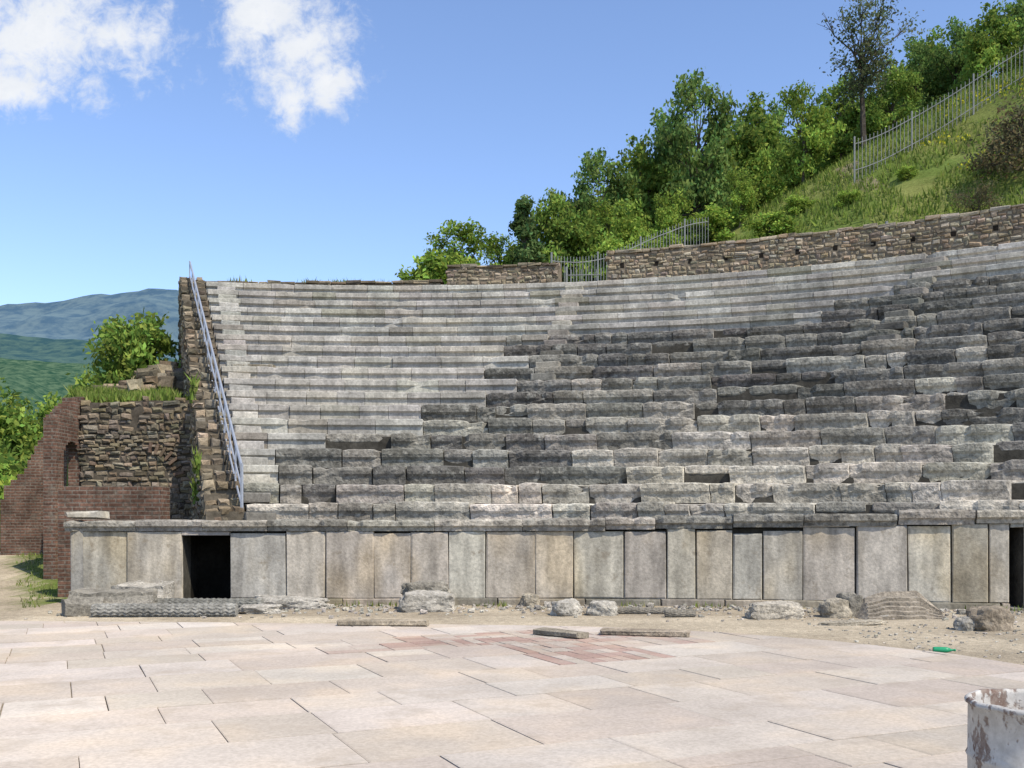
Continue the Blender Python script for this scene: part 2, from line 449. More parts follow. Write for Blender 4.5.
def arch(u):
    c=.85; r=.42
    if abs(u-c)<r: return 3.15+math.sqrt(r*r-(u-c)**2)
    return None
brick_wall("brick_arch_wall",[(-11.05,24.2),(-10.98,25.85)],.3,0,lambda u:interp(u,[0,.4,.9,2],[4.0,4.3,4.6,4.75])+.06*nz(u*3,5),arch)

# ------------------------------------------------------------ ground sheet
def ground_z(x,y):
    z=.55*sm(21,30,y)*sm(-8.6,-11,x)
    return z+.012*nz(x*1.3,y*1.3)*(1 if y>3 else 0)
def axis(lo,hi,st,far):
    a=list(np.arange(lo,hi,st)); s=st; x=hi
    while x<far: a.append(x); s*=1.35; x+=s
    a.append(far); s=st; x=lo-s; b=[]
    while x>-far: b.append(x); s*=1.35; x-=s
    b.append(-far); return sorted(a+b)
gx=axis(-20,16,.35,7000); gy=axis(-4,34,.35,7000)
PAVE=[(-15,2.5),(6.4,2.5),(6.5,8.0),(6.0,9.8),(5.2,11.8),(4.2,13.1),(2.9,14.1),(1.4,14.75),(-.5,15.1),(-2.9,15.3),(-8.2,15.7),(-15,15.9)]
def in_pave(x,y,m):
    for k in range(len(PAVE)):
        a=PAVE[k];b=PAVE[(k+1)%len(PAVE)]; l=math.dist(a,b)
        if ((b[0]-a[0])*(y-a[1])-(b[1]-a[1])*(x-a[0]))/l<m: return False
    return True
nx=len(gx); mb=MB()
mb.v=[(x,y,ground_z(x,y)) for y in gy for x in gx]
for j in range(len(gy)-1):
    for i in range(nx-1):
        x=(gx[i]+gx[i+1])/2;y=(gy[j]+gy[j+1])/2
        sand=Vector((.42,.35,.25)); grass=Vector((.12,.145,.04)); drt=Vector((.31,.255,.18))
        g=0
        if x<-8.8 or y>35 or x>16:
            pc=interp(y,[14,18,22,27,34],[-8.5,-9.9,-11.9,-14.5,-18])
            g=sm(.7,1.8,abs(x-pc)+.6*nz(x,y,3))
            if x<pc and y<19: g*=.25
        c=sand.lerp(drt,sm(-.2,.5,nz(x*.5,y*.5,8)+(.35 if y>16.8 else 0))).lerp(grass,g)
        if in_pave(x,y,.6): c=Vector((.24,.20,.15))
        a=j*nx+i; mb.f.append((a,a+1,a+nx+1,a+nx)); mb.c.append(tuple(c)); mb.m.append(0); mb.uv.append(None)
mb.build("ground",[M_ground],True)

# ------------------------------------------------------------ paving
def clip(poly,cl):
    out=poly
    for k in range(len(cl)):
        a=cl[k];b=cl[(k+1)%len(cl)]; inp=out; out=[]
        f=lambda p:(b[0]-a[0])*(p[1]-a[1])-(b[1]-a[1])*(p[0]-a[0])
        for i in range(len(inp)):
            p=inp[i];q=inp[(i+1)%len(inp)]; fp,fq=f(p),f(q)
            if fp>=0: out.append(p)
            if fp*fq<0:
                t=fp/(fp-fq); out.append((p[0]+(q[0]-p[0])*t,p[1]+(q[1]-p[1])*t))
        if len(out)<3: return []
    return out
mb=MB(); U=Vector((.91,.415,0)); V=Vector((-.415,.91,0))
ppal=[(.46,.395,.325),(.445,.38,.31),(.475,.412,.345),(.435,.37,.305),(.48,.42,.355),(.45,.385,.315),(.42,.36,.295)]
red=[(.37,.265,.215),(.345,.24,.195),(.40,.31,.25),(.40,.335,.275)]
def slab(u0,u1,v0,v1,pal,gm=.0075):
    e=[R(.001,gm) for _ in range(4)]
    q=[(u0+e[0],v0+e[1]),(u1-e[2],v0+e[1]*R(.3,1.6)),(u1-e[2]*R(.3,1.6),v1-e[3]),(u0+e[0]*R(.3,1.6),v1-e[3]*R(.3,1.6))]
    poly=[(U.x*a+V.x*b,U.y*a+V.y*b) for a,b in q]
    poly=clip(poly,PAVE)
    if len(poly)<3: return
    z=.022+R(-.003,.003); tx,ty=R(-.002,.002),R(-.002,.002); n=len(poly)
    cx=sum(p[0] for p in poly)/n; cy=sum(p[1] for p in poly)/n
    top=[(p[0],p[1],z-.005+tx*(p[0]-cx)+ty*(p[1]-cy)) for p in poly]
    ins=[(p[0]+(cx-p[0])*.022,p[1]+(cy-p[1])*.022,z+tx*(p[0]-cx)+ty*(p[1]-cy)) for p in poly]
    bot=[(p[0],p[1],-.03) for p in poly]
    vs=ins+top+bot
    fs=[tuple(range(n))]+[(n+i,n+(i+1)%n,(i+1)%n,i) for i in range(n)]+[(2*n+i,2*n+(i+1)%n,n+(i+1)%n,n+i) for i in range(n)]
    mb.add(vs,fs,vary(random.choice(pal),.04,.01))
v=-12
while v<26:
    dv=R(.6,1.0); u=-20+R(0,1)
    while u<20:
        du=random.choice([R(.6,1.0),R(1.0,1.8)])
        cu,cv=u+du/2,v+dv/2; X=U.x*cu+V.x*cv; Y=U.y*cu+V.y*cv
        if -16<X<8 and 1<Y<17.5:
            if ((X-.6)/2.3)**2+((Y-12.9)/1.25)**2<1+.5*nz(X,Y):
                for a in range(4):
                    for b in range(3):
                        slab(u+du*a/4,u+du*(a+1)/4,v+dv*b/3,v+dv*(b+1)/3,red+ppal[3:4],.008)
            elif random.random()<.12:
                k=R(.35,.65); slab(u,u+du,v,v+dv*k,ppal); slab(u,u+du,v+dv*k,v+dv,ppal)
            else: slab(u,u+du,v,v+dv,ppal)
        u+=du
    v+=dv
mb.build("stone_paving",[M_pave])

# ------------------------------------------------------------ hillside
def hz(X,d):
    base=interp(X,[-60,-16,-11.5,-10.6,-8,30,60],[0,1.0,5.5,6.2,9.1,9.2,9.2])
    sl=interp(X,[-10,3,8,13,20,25,60],[0,.25,.42,.60,.65,.66,.6])
    cap=interp(X,[5,13,20],[9,11.5,17])
    dd=d if d<cap else cap+(d-cap)*.18
    z=base+sl*dd
    if X<-4: z-=sm(0,70,d)*base*sm(-4,-12,X)
    return z+.35*nz(X*.25,d*.25,1)*min(1,d/3)+.12*nz(X,d,4)*min(1,d)
def hY(X): return Bcurve(max(-11,X))+.9
xs=np.arange(-60,61,.8); ds=list(np.arange(0,24,.6))+list(np.arange(24,110,4))
mb=MB(); nx=len(xs)
for d in ds:
    for x in xs: mb.v.append((x,hY(x)+d,hz(x,d)))
for j in range(len(ds)-1):
    for i in range(nx-1):
        x,d=xs[i],ds[j]; g=Vector((.14,.185,.045)).lerp(Vector((.22,.23,.07)),sm(-.3,.4,nz(x*.3,d*.3,6)))
        g=g.lerp(Vector((.26,.22,.13)),sm(.4,.65,nz(x*.7,d*.7,16)))
        a=j*nx+i; mb.f.append((a,a+1,a+nx+1,a+nx)); mb.c.append(tuple(g)); mb.m.append(0); mb.uv.append(None)
mb.build("hillside",[M_ground],True)
def txl(y): return -11-.47*(y-25.4)
def tz(x,y):
    xl=txl(y); wd=.4 if y<31 else .4+(y-31)*.5
    return .3+(4.35+(y-25.7)*.15+.25*nz(x*.8,y*.8,2))*sm(xl-wd,xl,x)
mb=MB(); ys=np.arange(25.75,35.5,.35); n=34
for y in ys:
    xr=e0.x-.404*(y-e0.y)-.6; xl=txl(y)-(.45 if y<31 else .45+(y-31)*.5)
    if y<26.2: xl=-11
    for k in range(n+1):
        x=xl+(xr-xl)*(k/n)**1.6; mb.v.append((x,y,tz(x,y)))
for j in range(len(ys)-1):
    for i in range(n):
        a=j*(n+1)+i; mb.f.append((a,a+1,a+n+2,a+n+1)); mb.c.append((.12,.16,.045)); mb.m.append(0); mb.uv.append(None)
mb.build("grass_terrace",[M_ground],True)

# ------------------------------------------------------------ grass
def blades(name,pts,h0,h1,pal,wid=.02):
    n=len(pts); pts=np.array(pts)
    a=rng.uniform(0,2*np.pi,n); h=rng.uniform(h0,h1,n); lean=rng.normal(0,.35,(n,2))*h[:,None]
    w=wid*rng.uniform(.6,1.5,n)
    d=np.stack([np.cos(a)*w,np.sin(a)*w,np.zeros(n)],1)
    tip=pts+np.stack([lean[:,0],lean[:,1],h],1)
    v=np.empty((n,3,3)); v[:,0]=pts-d; v[:,1]=pts+d; v[:,2]=tip; v[:,:2,2]-=.03
    me=bpy.data.meshes.new(name); me.from_pydata(v.reshape(-1,3).tolist(),[],[(3*i,3*i+1,3*i+2) for i in range(n)])
    pa=np.array(pal); c=pa[rng.integers(0,len(pa),n)]*rng.uniform(.7,1.25,(n,1)); c=np.concatenate([c,np.ones((n,1))],1)
    ca=me.color_attributes.new("Col",'FLOAT_COLOR','CORNER'); ca.data.foreach_set("color",np.repeat(c,3,0).astype(np.float32).ravel())
    me.materials.append(M_grass); o=bpy.data.objects.new(name,me); scene.collection.objects.link(o); return o
GP=[(.16,.23,.045),(.21,.27,.055),(.13,.19,.04),(.26,.28,.085)]
pts=[]
for k in range(45000):
    x=R(0,27); d=R(.1,18)
    if nz(x*.5,d*.5,11)<-.3: continue
    pts.append((x,hY(x)+d,hz(x,d)))
blades("hillside_grass",pts,.12,.34,GP,.035)
pts=[]
for k in range(1200):
    x=R(16,23); d=R(8,16)
    if nz(x*.4,d*.4,31)<.12: continue
    pts.append((x,hY(x)+d,hz(x,d)+R(.2,.35)))
blades("yellow_wildflowers",pts,.04,.07,[(.5,.46,.04),(.42,.40,.04)],.05)
pts=[]
for k in range(9000):
    y=R(25.7,34); xl=txl(y); x=R(xl,e0.x-.404*(y-e0.y)-1.0); pts.append((x,y,tz(x,y)))
blades("terrace_grass",pts,.12,.3,GP,.03)
pts=[]
for k in range(9000):
    y=R(17,30); x=R(-17,-9); pc=interp(y,[14,18,22,27,34],[-8.5,-9.9,-11.9,-14.5,-18])
    if abs(x-pc)<1.2+.5*nz(x,y): continue
    if x<pc and y<20 and random.random()<.8: continue
    if nz(x*1.2,y*1.2,5)<-.1: continue
    pts.append((x,y,ground_z(x,y)))
for k in range(900):
    x=R(-9,9.5); y=W(x)-abs(random.gauss(0,.15))-.12
    if nz(x*1.5,0,9)>.0: pts.append((x,y,0))
blades("ground_grass",pts,.04,.14,GP+[(.3,.28,.12)],.015)
pts=[]
for x0,dz,nn in ((-7.0,0,60),(-6.0,0,90),(-5.6,0,60),(-4.6,0,30),(-9.5,0,40),(-1.7,.6,30),(8,.95,40),(12,.95,30)):
    for k in range(nn):
        x=x0+random.gauss(0,.22); pts.append((x,Bcurve(x)+.9+R(-.1,.3),9.8+dz+R(0,.05)))
for k in range(400):
    x=R(-10.9,-7.6); pts.append((x,25.5+R(0,.3),4.6+R(0,.1)))
for (uu,zz) in ((1.6,2.8),(2.2,2.2),(3.0,4.6)):
    for k in range(60):
        p=e0+ed*(uu+random.gauss(0,.12))+out*(TH+R(.02,.15)); pts.append((p.x,p.y,zz+random.gauss(0,.12)))
blades("wall_plants",pts,.08,.25,GP,.03)

# ------------------------------------------------------------ trees
def tube(mb,p0,p1,r0,r1,col,mat=0,n=6):
    d=(p1-p0).normalized(); a=d.orthogonal().normalized(); b=d.cross(a); vs=[]
    for p,r in((p0,r0),(p1,r1)):
        for k in range(n):
            t=2*math.pi*k/n; vs.append(p+a*math.cos(t)*r+b*math.sin(t)*r)
    mb.add(vs,[(k,(k+1)%n,n+(k+1)%n,n+k) for k in range(n)]+[tuple(range(n-1,-1,-1)),tuple(range(n,2*n))],col,mat)
def limb(mb,p0,p1,r0,r1,col,wob=.12,seg=4):
    prev=p0;L=(p1-p0).length
    for k in range(1,seg+1):
        t=k/seg; p=p0.lerp(p1,t)
        if k<seg: p=p+Vector((R(-1,1),R(-1,1),R(-.5,.5)))*wob*L/seg
        tube(mb,prev,p,r0+(r1-r0)*(t-1/seg),r0+(r1-r0)*t,col,0,5); prev=p
    return prev
def tree_mesh(name,H,CR,col,nleaf=6500,nb=20,trunk=.3,leaf=.13,shape='round',gap=1.0,seed=0):
    random.seed(seed); r=np.random.default_rng(seed); mb=MB(); bark=(.12,.10,.08)
    top=Vector((R(-.3,.3),R(-.3,.3),H*.82)); base=Vector((0,0,-.4)); mid=Vector((R(-.2,.2),R(-.2,.2),H*trunk))
    tr=H*.018+.02
    limb(mb,base,mid,tr,tr*.75,bark,.05); limb(mb,mid,top,tr*.75,.02,bark,.15,6)
    blobs=[]
    for k in range(nb):
        a=R(0,2*math.pi); zt=(k+.5)/nb*R(.85,1.05)
        z=H*(trunk*.75+(.97-trunk*.75)*zt)
        if shape=='cone': rr=CR*(1.05-zt)*R(.3,1)
        elif shape=='bush': rr=CR*math.sqrt(max(0,1-zt**2))*R(.2,1)
        elif shape=='vase': z=H*(trunk+(.97-trunk)*zt); rr=CR*(.25+.75*min(1,zt*1.3))*R(.2,1)*(1 if zt<.85 else .7)
        else: rr=CR*math.sin(math.pi*(.15+.8*min(zt,1)))**.7*R(.25,1)
        c=Vector((math.cos(a)*rr,math.sin(a)*rr,z*.97)); br=CR*R(.2,.42)*gap
        blobs.append((c,br,R(.65,1.3)))
        st=mid.lerp(top,max(0,min(1,(z/H-trunk)*.9-.05)))
        e=limb(mb,st,c,tr*.35,.012,bark,.25,3)
        for q in range(5 if shape=='vase' else 2):
            limb(mb,c.lerp(st,R(.1,.4)),c+Vector((R(-1,1),R(-1,1),R(-.3,1)))*br*.9,.02,.006,bark,.2,2)
    w=np.array([b[1]**2 for b in blobs]); w/=w.sum()
    ns=nb*14; sidx=r.choice(nb,ns,p=w); sv=r.normal(size=(ns,3)); sv/=np.linalg.norm(sv,axis=1)[:,None]
    SC=np.array([tuple(b[0]) for b in blobs])[sidx]+sv*(np.array([b[1] for b in blobs])[sidx]*r.uniform(.3,1.15,ns))[:,None]*np.array([1.15,1.15,.85])
    SK=np.array([b[2] for b in blobs])[sidx]*r.uniform(.8,1.2,ns)
    li=r.integers(0,ns,nleaf); pos=SC[li]+r.normal(size=(nleaf,3))*CR*.085*np.array([1,1,.8]); K=SK[li]
    a=r.normal(size=(nleaf,3)); a/=np.linalg.norm(a,axis=1)[:,None]; b=np.cross(a,r.normal(size=(nleaf,3))); b/=np.linalg.norm(b,axis=1)[:,None]
    s=leaf*r.uniform(.6,1.4,nleaf)[:,None]
    V=np.stack([pos-a*s,pos-b*s*.5,pos+a*s,pos+b*s*.5],1).reshape(-1,3)
    o=len(mb.v); mb.v.extend(map(tuple,V.tolist()))
    cc=np.array(col)*(K*r.uniform(.75,1.3,nleaf))[:,None]; cc[:,0]*=r.uniform(.8,1.25,nleaf)
    for i in range(nleaf):
        q=o+4*i; mb.f.append((q,q+1,q+2,q+3)); mb.c.append(tuple(cc[i])); mb.m.append(1); mb.uv.append(None)
    ob=mb.build(name,[M_bark,M_leaf]); me=ob.data; bpy.data.objects.remove(ob); random.seed(seed+100); return me
G1=(.20,.29,.06);G2=(.15,.23,.065);G3=(.25,.35,.065);G4=(.11,.17,.06)
T={'a':tree_mesh("tree_a",6,2.3,G1,8000,26,seed=1,trunk=.22,leaf=.13),
   'b':tree_mesh("tree_b",7.5,2.6,G2,9000,28,seed=2,trunk=.22,leaf=.13),
   'c':tree_mesh("tree_c",5,1.9,G3,6500,22,seed=3,trunk=.25,leaf=.11),
   'd':tree_mesh("tree_d",6.5,1.3,G4,5000,26,shape='cone',trunk=.15,seed=4),
   's':tree_mesh("tree_s",8,2.6,(.13,.155,.075),3600,26,trunk=.40,leaf=.09,gap=.8,shape='vase',seed=5),
   'e':tree_mesh("tree_e",3.6,2.3,G1,7500,28,shape='bush',trunk=.08,leaf=.13,seed=6),
   'f':tree_mesh("tree_f",2.0,1.4,G3,4000,16,shape='bush',trunk=.08,leaf=.09,seed=7),
   'g':tree_mesh("tree_g",2.2,1.5,(.15,.135,.07),2500,18,shape='bush',trunk=.1,leaf=.06,seed=8)}
HH={'a':6,'b':7.5,'c':5,'d':6.5,'s':8,'e':3.6,'f':2,'g':2.2}
random.seed(55)
def put(kind,px,D,topy=None,sc=None,name="deciduous_tree",zb=None,sxy=1.0):
    x=(px-512)/1000*D
    z=hz(x,D-hY(x)) if zb is None else zb
    if topy is not None:
        zt=EYE+(520-topy)/1000*D; sc=(zt-z)/HH[kind]
    ob=bpy.data.objects.new(name,T[kind]); scene.collection.objects.link(ob)
    ob.location=(x,D,z-.05); ob.rotation_euler=(0,0,R(0,6.28)); k=max(.3,sc)
    ob.scale=(k*sxy,k*sxy,k); return ob
for kind,px,D,ty,sxy in [('c',458,40,222,1.05),('f',437,39,252,1.1),('d',523,42,190,1.0),('c',500,43,234,1),('a',556,44,190,.75),('b',600,46,152,.76),('e',585,43,215,.8),
    ('a',638,48,144,.85),('b',697,46,74,.68),('b',662,52,116,.75),('c',617,44,200,1),('c',672,44,190,.8),('a',752,50,100,.8),('a',722,49,120,.7),('c',803,44,84,.7),('b',780,56,106,.75),('a',843,52,76,.85),
    ('c',740,43,168,.75),('f',712,43,210,1.3),('f',768,38,212,1.3),('f',690,43,230,1.2),
    ('e',600,50,215,1.3),('e',650,52,180,1.3),('e',700,54,165,1.3),('e',745,56,150,1.3),('e',795,57,140,1.4),('e',835,57,122,1.3),('e',875,56,108,1.2),('e',550,48,232,1.1),('f',655,43,235,1.3),('f',628,42,240,1.3),
    ('s',866,44,-4,1.0),('b',915,55,42,.8),('a',893,50,62,.85),('b',955,54,22,.8),('a',990,50,10,.9),('b',1030,52,-10,.85),('a',930,58,40,1.1),('b',1070,48,-10,1)]:
    put(kind,px,D,ty,sxy=sxy)
for px,D,ty in ((1008,35,118),(1030,34,100),(975,33,182)): put('g',px,D,ty,name="shrub")
for px,D,ty in ((800,40,195),(850,38,190),(905,38,195)): put('f',px,D,ty,name="shrub",sxy=1.3)
put('e',134,31.5,314,name="deciduous_tree",zb=4.9,sxy=.82)
for px,D,ty,zb,k in ((-20,45,385,0,'a'),(12,48,404,0,'a'),(40,52,418,0,'a'),(68,50,396,1,'c'),(10,38,455,0,'e'),(-25,36,440,0,'e'),(3,33.5,470,.3,'f')): put(k,px,D,ty,name="deciduous_tree" if k!='f' else "shrub",zb=zb)

# ------------------------------------------------------------ fences, railing
def rail_tubes(name,segs,mat):
    mb=MB()
    for a,b,r in segs: tube(mb,Vector(a),Vector(b),r,r,(.5,.5,.5),0,6)
    return mb.build(name,[mat])
def fence(name,pts,h=1.5):
    segs=[];P3=[]
    for (xa,ya),(xb,yb) in zip(pts[:-1],pts[1:]):
        l=math.dist((xa,ya),(xb,yb)); n=int(l/.16)
        for k in range(n):
            x=xa+(xb-xa)*k/n;y=ya+(yb-ya)*k/n; P3.append((x,y,hz(x,y-hY(x))))
    zs=np.convolve(np.pad([p[2] for p in P3],10,mode='edge'),np.ones(21)/21,'valid')
    P3=[(p[0],p[1],float(z)) for p,z in zip(P3,zs)]
    for k,p in enumerate(P3):
        r=.035 if k%15==0 else .013
        segs.append(((p[0],p[1],p[2]-.4),(p[0],p[1],p[2]+h+(.1 if k%15==0 else 0)),r))
        if k+1<len(P3):
            q=P3[k+1]
            for hh in (.25,h-.2): segs.append(((p[0],p[1],p[2]+hh),(q[0],q[1],q[2]+hh),.018))
    rail_tubes(name,segs,M_fence)
fence("metal_fence",[(13.7,40),(16.5,40.5),(22,40),(28,38)],1.5)
fence("metal_fence.001",[(1.4,35.4),(3.3,37.2),(5.6,39.4),(8.2,41.2)],1.65)
fence("metal_fence.002",[(1.9,35.0),(3.3,35.0)],1.1)
x0=12.9; rail_tubes("fence_post",[((x0*.97,33.4,10),(x0*.97,33.4,hz(12.5,33.4-hY(12.5))+.9),.05)],M_fence)
segs=[]; prev=None
nn=26
for k in range(nn+1):
    u=EL*k/nn-.05; p=e0+ed*u+out*(.1+.38*k/nn); z=Z0+RISE*NR*max(0,u)/EL+.2-.35*k/nn
    b=(p.x,p.y,z-.35); tp=(p.x,p.y,z+.95); md=(p.x,p.y,z+.5); m2=(p.x,p.y,z+.15)
    if k%2==0: segs.append((b,tp,.022))
    if prev:
        segs+= [(prev[0],tp,.032),(prev[1],md,.022),(prev[2],m2,.022)]
    prev=(tp,md,m2)
q0=e0+ed*-.05+out*.1
segs.append(((q0.x,q0.y,Z0-.1),(q0.x,q0.y,Z0+1.2),.035))
rail_tubes("metal_stair_railing",segs,M_rail)

# ------------------------------------------------------------ mountains
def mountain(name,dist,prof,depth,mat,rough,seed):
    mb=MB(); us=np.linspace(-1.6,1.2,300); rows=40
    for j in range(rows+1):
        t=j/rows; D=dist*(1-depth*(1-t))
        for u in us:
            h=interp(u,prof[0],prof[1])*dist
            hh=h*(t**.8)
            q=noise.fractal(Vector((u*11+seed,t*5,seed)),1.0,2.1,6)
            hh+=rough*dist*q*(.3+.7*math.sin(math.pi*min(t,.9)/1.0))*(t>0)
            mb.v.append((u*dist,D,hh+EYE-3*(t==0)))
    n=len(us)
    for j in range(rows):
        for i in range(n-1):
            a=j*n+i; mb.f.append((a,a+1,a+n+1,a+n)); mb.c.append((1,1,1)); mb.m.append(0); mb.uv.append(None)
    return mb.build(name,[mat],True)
mountain("mountain_range",4500,([-1.6,-.7,-.512,-.42,-.34,-.2,0,1.2],[.12,.19,.210,.220,.232,.2,.15,.1]),.4,mat_mount("far_mountain_haze_tint",(.055,.10,.145),(.11,.16,.185),.012),.020,3)  # atmospheric haze is put into the bluish diffuse colours
mountain("mountain_range.001",2600,([-1.6,-.7,-.52,-.45,-.38,-.2,1.2],[.1,.17,.184,.180,.174,.13,.05]),.4,mat_mount("mid_mountain_haze_tint",(.028,.065,.075),(.065,.11,.095),.025),.016,11)  # haze painted into the base colour here too, weaker
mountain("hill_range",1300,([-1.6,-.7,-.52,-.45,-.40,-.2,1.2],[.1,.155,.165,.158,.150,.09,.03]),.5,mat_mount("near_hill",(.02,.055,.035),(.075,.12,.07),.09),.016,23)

# ------------------------------------------------------------ fragments
def gp(px,py): D=1600/(py-520); return (px-512)/1000*D,D
def rock(name,px,py,sx,sy,sz,seed,col,box=.45,rz=0):
    import bmesh
    bm=bmesh.new(); bmesh.ops.create_icosphere(bm,subdivisions=4,radius=1)
    for v in bm.verts:
        p=v.co.copy(); m=max(abs(p.x),abs(p.y),abs(p.z)); q=p/m
        p=p.lerp(q,box)
        d=noise.fractal(p*1.2+Vector((seed*3.7,0,0)),1,2,5)*.22
        p*=1+d
        if p.z<-.7: p.z=-.7
        v.co=Vector((p.x*sx/2,p.y*sy/2,(p.z+.7)*sz/1.6))
    me=bpy.data.meshes.new(name); bm.to_mesh(me); bm.free()
    ca=me.color_attributes.new("Col",'FLOAT_COLOR','CORNER'); ca.data.foreach_set("color",np.tile(np.array((*col,1),dtype=np.float32),len(me.loops)))
    me.materials.append(M_rock); o=bpy.data.objects.new(name,me); scene.collection.objects.link(o)
    x,y=gp(px,py); o.location=(x,y,-.02); o.rotation_euler=(R(-.08,.08),R(-.08,.08),rz); return o
LG=(.40,.365,.305);BG=(.38,.33,.25);DG=(.26,.235,.19)
rock("stone_block",427,611,.95,.6,.34,1,LG,.6,.2)
o=rock("stone_block",425,609,.75,.5,.26,2,DG,.7,.3); o.location.z=.22
rock("stone_block",567,615,.5,.45,.27,3,(.46,.42,.35),.3,.5); rock("stone_block",602,615,.5,.42,.25,4,(.45,.41,.34),.35,-.3)
rock("stone_block",775,618,.95,.5,.26,5,(.45,.40,.32),.5,.15); rock("stone_block",835,617,.5,.4,.3,6,BG,.5,.4); rock("stone_block",850,616,.35,.4,.38,16,DG,.5,.4)
rock("stone_block",990,630,.62,.45,.34,7,(.28,.23,.17),.5,.3); rock("stone_block",965,630,.32,.3,.2,8,LG,.3,1)
rock("stone_block",852,625,1.0,.25,.08,9,BG,.7,0.1); rock("stone_block",530,606,.35,.3,.24,12,BG,.4,1)
rock("stone_block",290,608,1.4,.5,.22,13,LG,.6,-.1); rock("stone_block",262,613,.7,.5,.16,14,LG,.5,.3)
def cornice(name,px,py,L,prof,col,rz,z=0,tilt=0,seed=1):
    mb=MB(); seg=int(L/.06); n=len(prof); vs=[]
    for k in range(seg+1):
        x=-L/2+L*k/seg; e=.03*(k in(0,seg))
        for q,(y,zz) in enumerate(prof):
            w=noise.fractal(Vector((x*3,y*3+seed,zz*3)),1,2,4)*.05
            vs.append((x+w,y*(1-e)+w,max(0,zz*(1-e)+w)))
    fs=[(k*n+q,k*n+(q+1)%n,(k+1)*n+(q+1)%n,(k+1)*n+q) for k in range(seg) for q in range(n)]
    fs+= [tuple(reversed(range(n))),tuple(range(seg*n,seg*n+n))]
    mb.add(vs,fs,col); o=mb.build(name,[M_rock]); x,y=gp(px,py); o.location=(x,y,z); o.rotation_euler=(tilt,0,rz); return o
pr=[(-.3,0),(-.3,.1),(-.34,.12),(-.34,.17),(-.28,.2),(-.24,.26),(-.2,.3),(-.2,.36),(.3,.38),(.3,0)]
cornice("cornice_block",112,612,1.4,pr,DG,.15); cornice("cornice_block",142,607,1.0,pr,LG,-.1,.05,.1,4)
cornice("cornice_block",82,615,.6,[(-.25,0),(-.28,.2),(-.2,.28),(.3,.26),(.3,0)],DG,.5,0,0,7)
def ridged(name,px,py,L,H,col,rz):
    prof=[(-.42,0)]
    for k in range(5):
        a=k/5; prof+=[(-.42+.4*a,H*(.12+a*.8)),(-.34+.4*a,H*(.16+a*.8)),(-.33+.4*a,H*(.10+a*.8))]
    prof+=[(.1,H),(.35,H*.5),(.35,0)]
    mb=MB(); seg=24; n=len(prof); vs=[]
    for k in range(seg+1):
        t=k/seg; x=-L/2+L*t; kz=interp(t,[0,.25,.7,1],[.75,1,1,.25])
        for q,(y,zz) in enumerate(prof):
            w=nz(x*4,y*4,zz*4)*.015; vs.append((x+zz*.5,y+w,max(0,zz*kz+w)))
    fs=[(k*n+q,k*n+(q+1)%n,(k+1)*n+(q+1)%n,(k+1)*n+q) for k in range(seg) for q in range(n)]
    fs+= [tuple(reversed(range(n))),tuple(range(seg*n,seg*n+n))]
    mb.add(vs,fs,col); o=mb.build(name,[M_rock]); x,y=gp(px,py); o.location=(x,y,0); o.rotation_euler=(0,0,rz); return o
ridged("cornice_block",893,617,1.3,.42,(.33,.28,.215),.12)
def column(name,px,py,L,r,rz,col,beads):
    mb=MB(); seg=int(L/.02); n=48; vs=[]
    for k in range(seg+1):
        x=-L/2+L*k/seg
        for q in range(n):
            th=2*math.pi*q/n
            rr=r*(1+.07*math.sin(12*th+(math.sin(x*45) if beads else 0)*1.2)+(.06*math.sin(x*60) if beads else 0)+.05*noise.fractal(Vector((x*3,math.cos(th),math.sin(th))),1,2,3))
            vs.append((x,math.cos(th)*rr,math.sin(th)*rr+r))
    fs=[(k*n+q,(k+1)*n+q,(k+1)*n+(q+1)%n,k*n+(q+1)%n) for k in range(seg) for q in range(n)]
    fs+=[tuple(range(n)),tuple(reversed(range(seg*n,seg*n+n)))]
    mb.add(vs,fs,col); o=mb.build(name,[M_rock]); x,y=gp(px,py); o.location=(x,y,0); o.rotation_euler=(0,0,rz); return o
column("carved_column_fragment",165,617,2.35,.11,.03,(.27,.255,.22),True)
column("carved_column_fragment",200,611,2.2,.11,-.02,(.21,.20,.17),True)
column("carved_column_fragment",645,614,.95,.055,-.04,(.28,.25,.2),True)
column("carved_column_fragment",680,617,.5,.06,.05,(.28,.25,.2),True)
def plank(px,py,L,w,h,rz,col):
    mb=MB(); stone(mb,Vector((-L/2,-w/2,0)),Vector((1,0,0)),Vector((0,-1,0)),L,h,w,.015,col,0,.01)
    o=mb.build("stone_strip",[M_rock]); x,y=gp(px,py); o.location=(x,y,.028); o.rotation_euler=(0,0,rz)
plank(383,627,1.35,.24,.08,-.1,(.36,.30,.22)); plank(560,638,.8,.24,.08,-.75,(.29,.25,.19)); plank(645,637,1.2,.24,.07,-.25,(.33,.27,.2))
mb=MB()
for k in range(1300):
    x=R(-8,10); y=W(x)-abs(random.gauss(0,1.0))-.1
    if y<14: continue
    s=R(.015,.05)*(2 if random.random()<.06 else 1)
    stone(mb,Vector((x,y,-.01)),Vector((1,0,0)),Vector((0,-1,0)),s*1.4,s,s*1.2,s*.3,vary(random.choice(beige)),0,s*.25)
for k in range(900):
    x=R(4.5,10); y=R(9,17); s=R(.01,.032)
    if in_pave(x,y,0): continue
    stone(mb,Vector((x,y,-.01)),Vector((1,0,0)),Vector((0,-1,0)),s*1.4,s,s*1.2,s*.3,vary(random.choice(beige)),0,s*.25)
mb.build("pebbles",[M_rock])
mb=MB()
for k in range(120):
    x=-10.9+random.gauss(0,.8); y=30+random.gauss(0,.5); s=R(.15,.4)
    z=tz(x,y)+max(0,.75-abs(x+10.9)*.45)*R(0,1)
    stone(mb,Vector((x,y,z-.05)),Vector((1,0,0)),Vector((0,-1,0)),s*1.4,s,s,s*.25,vary(random.choice(DP+RP[:1]),.2),0,s*.2)
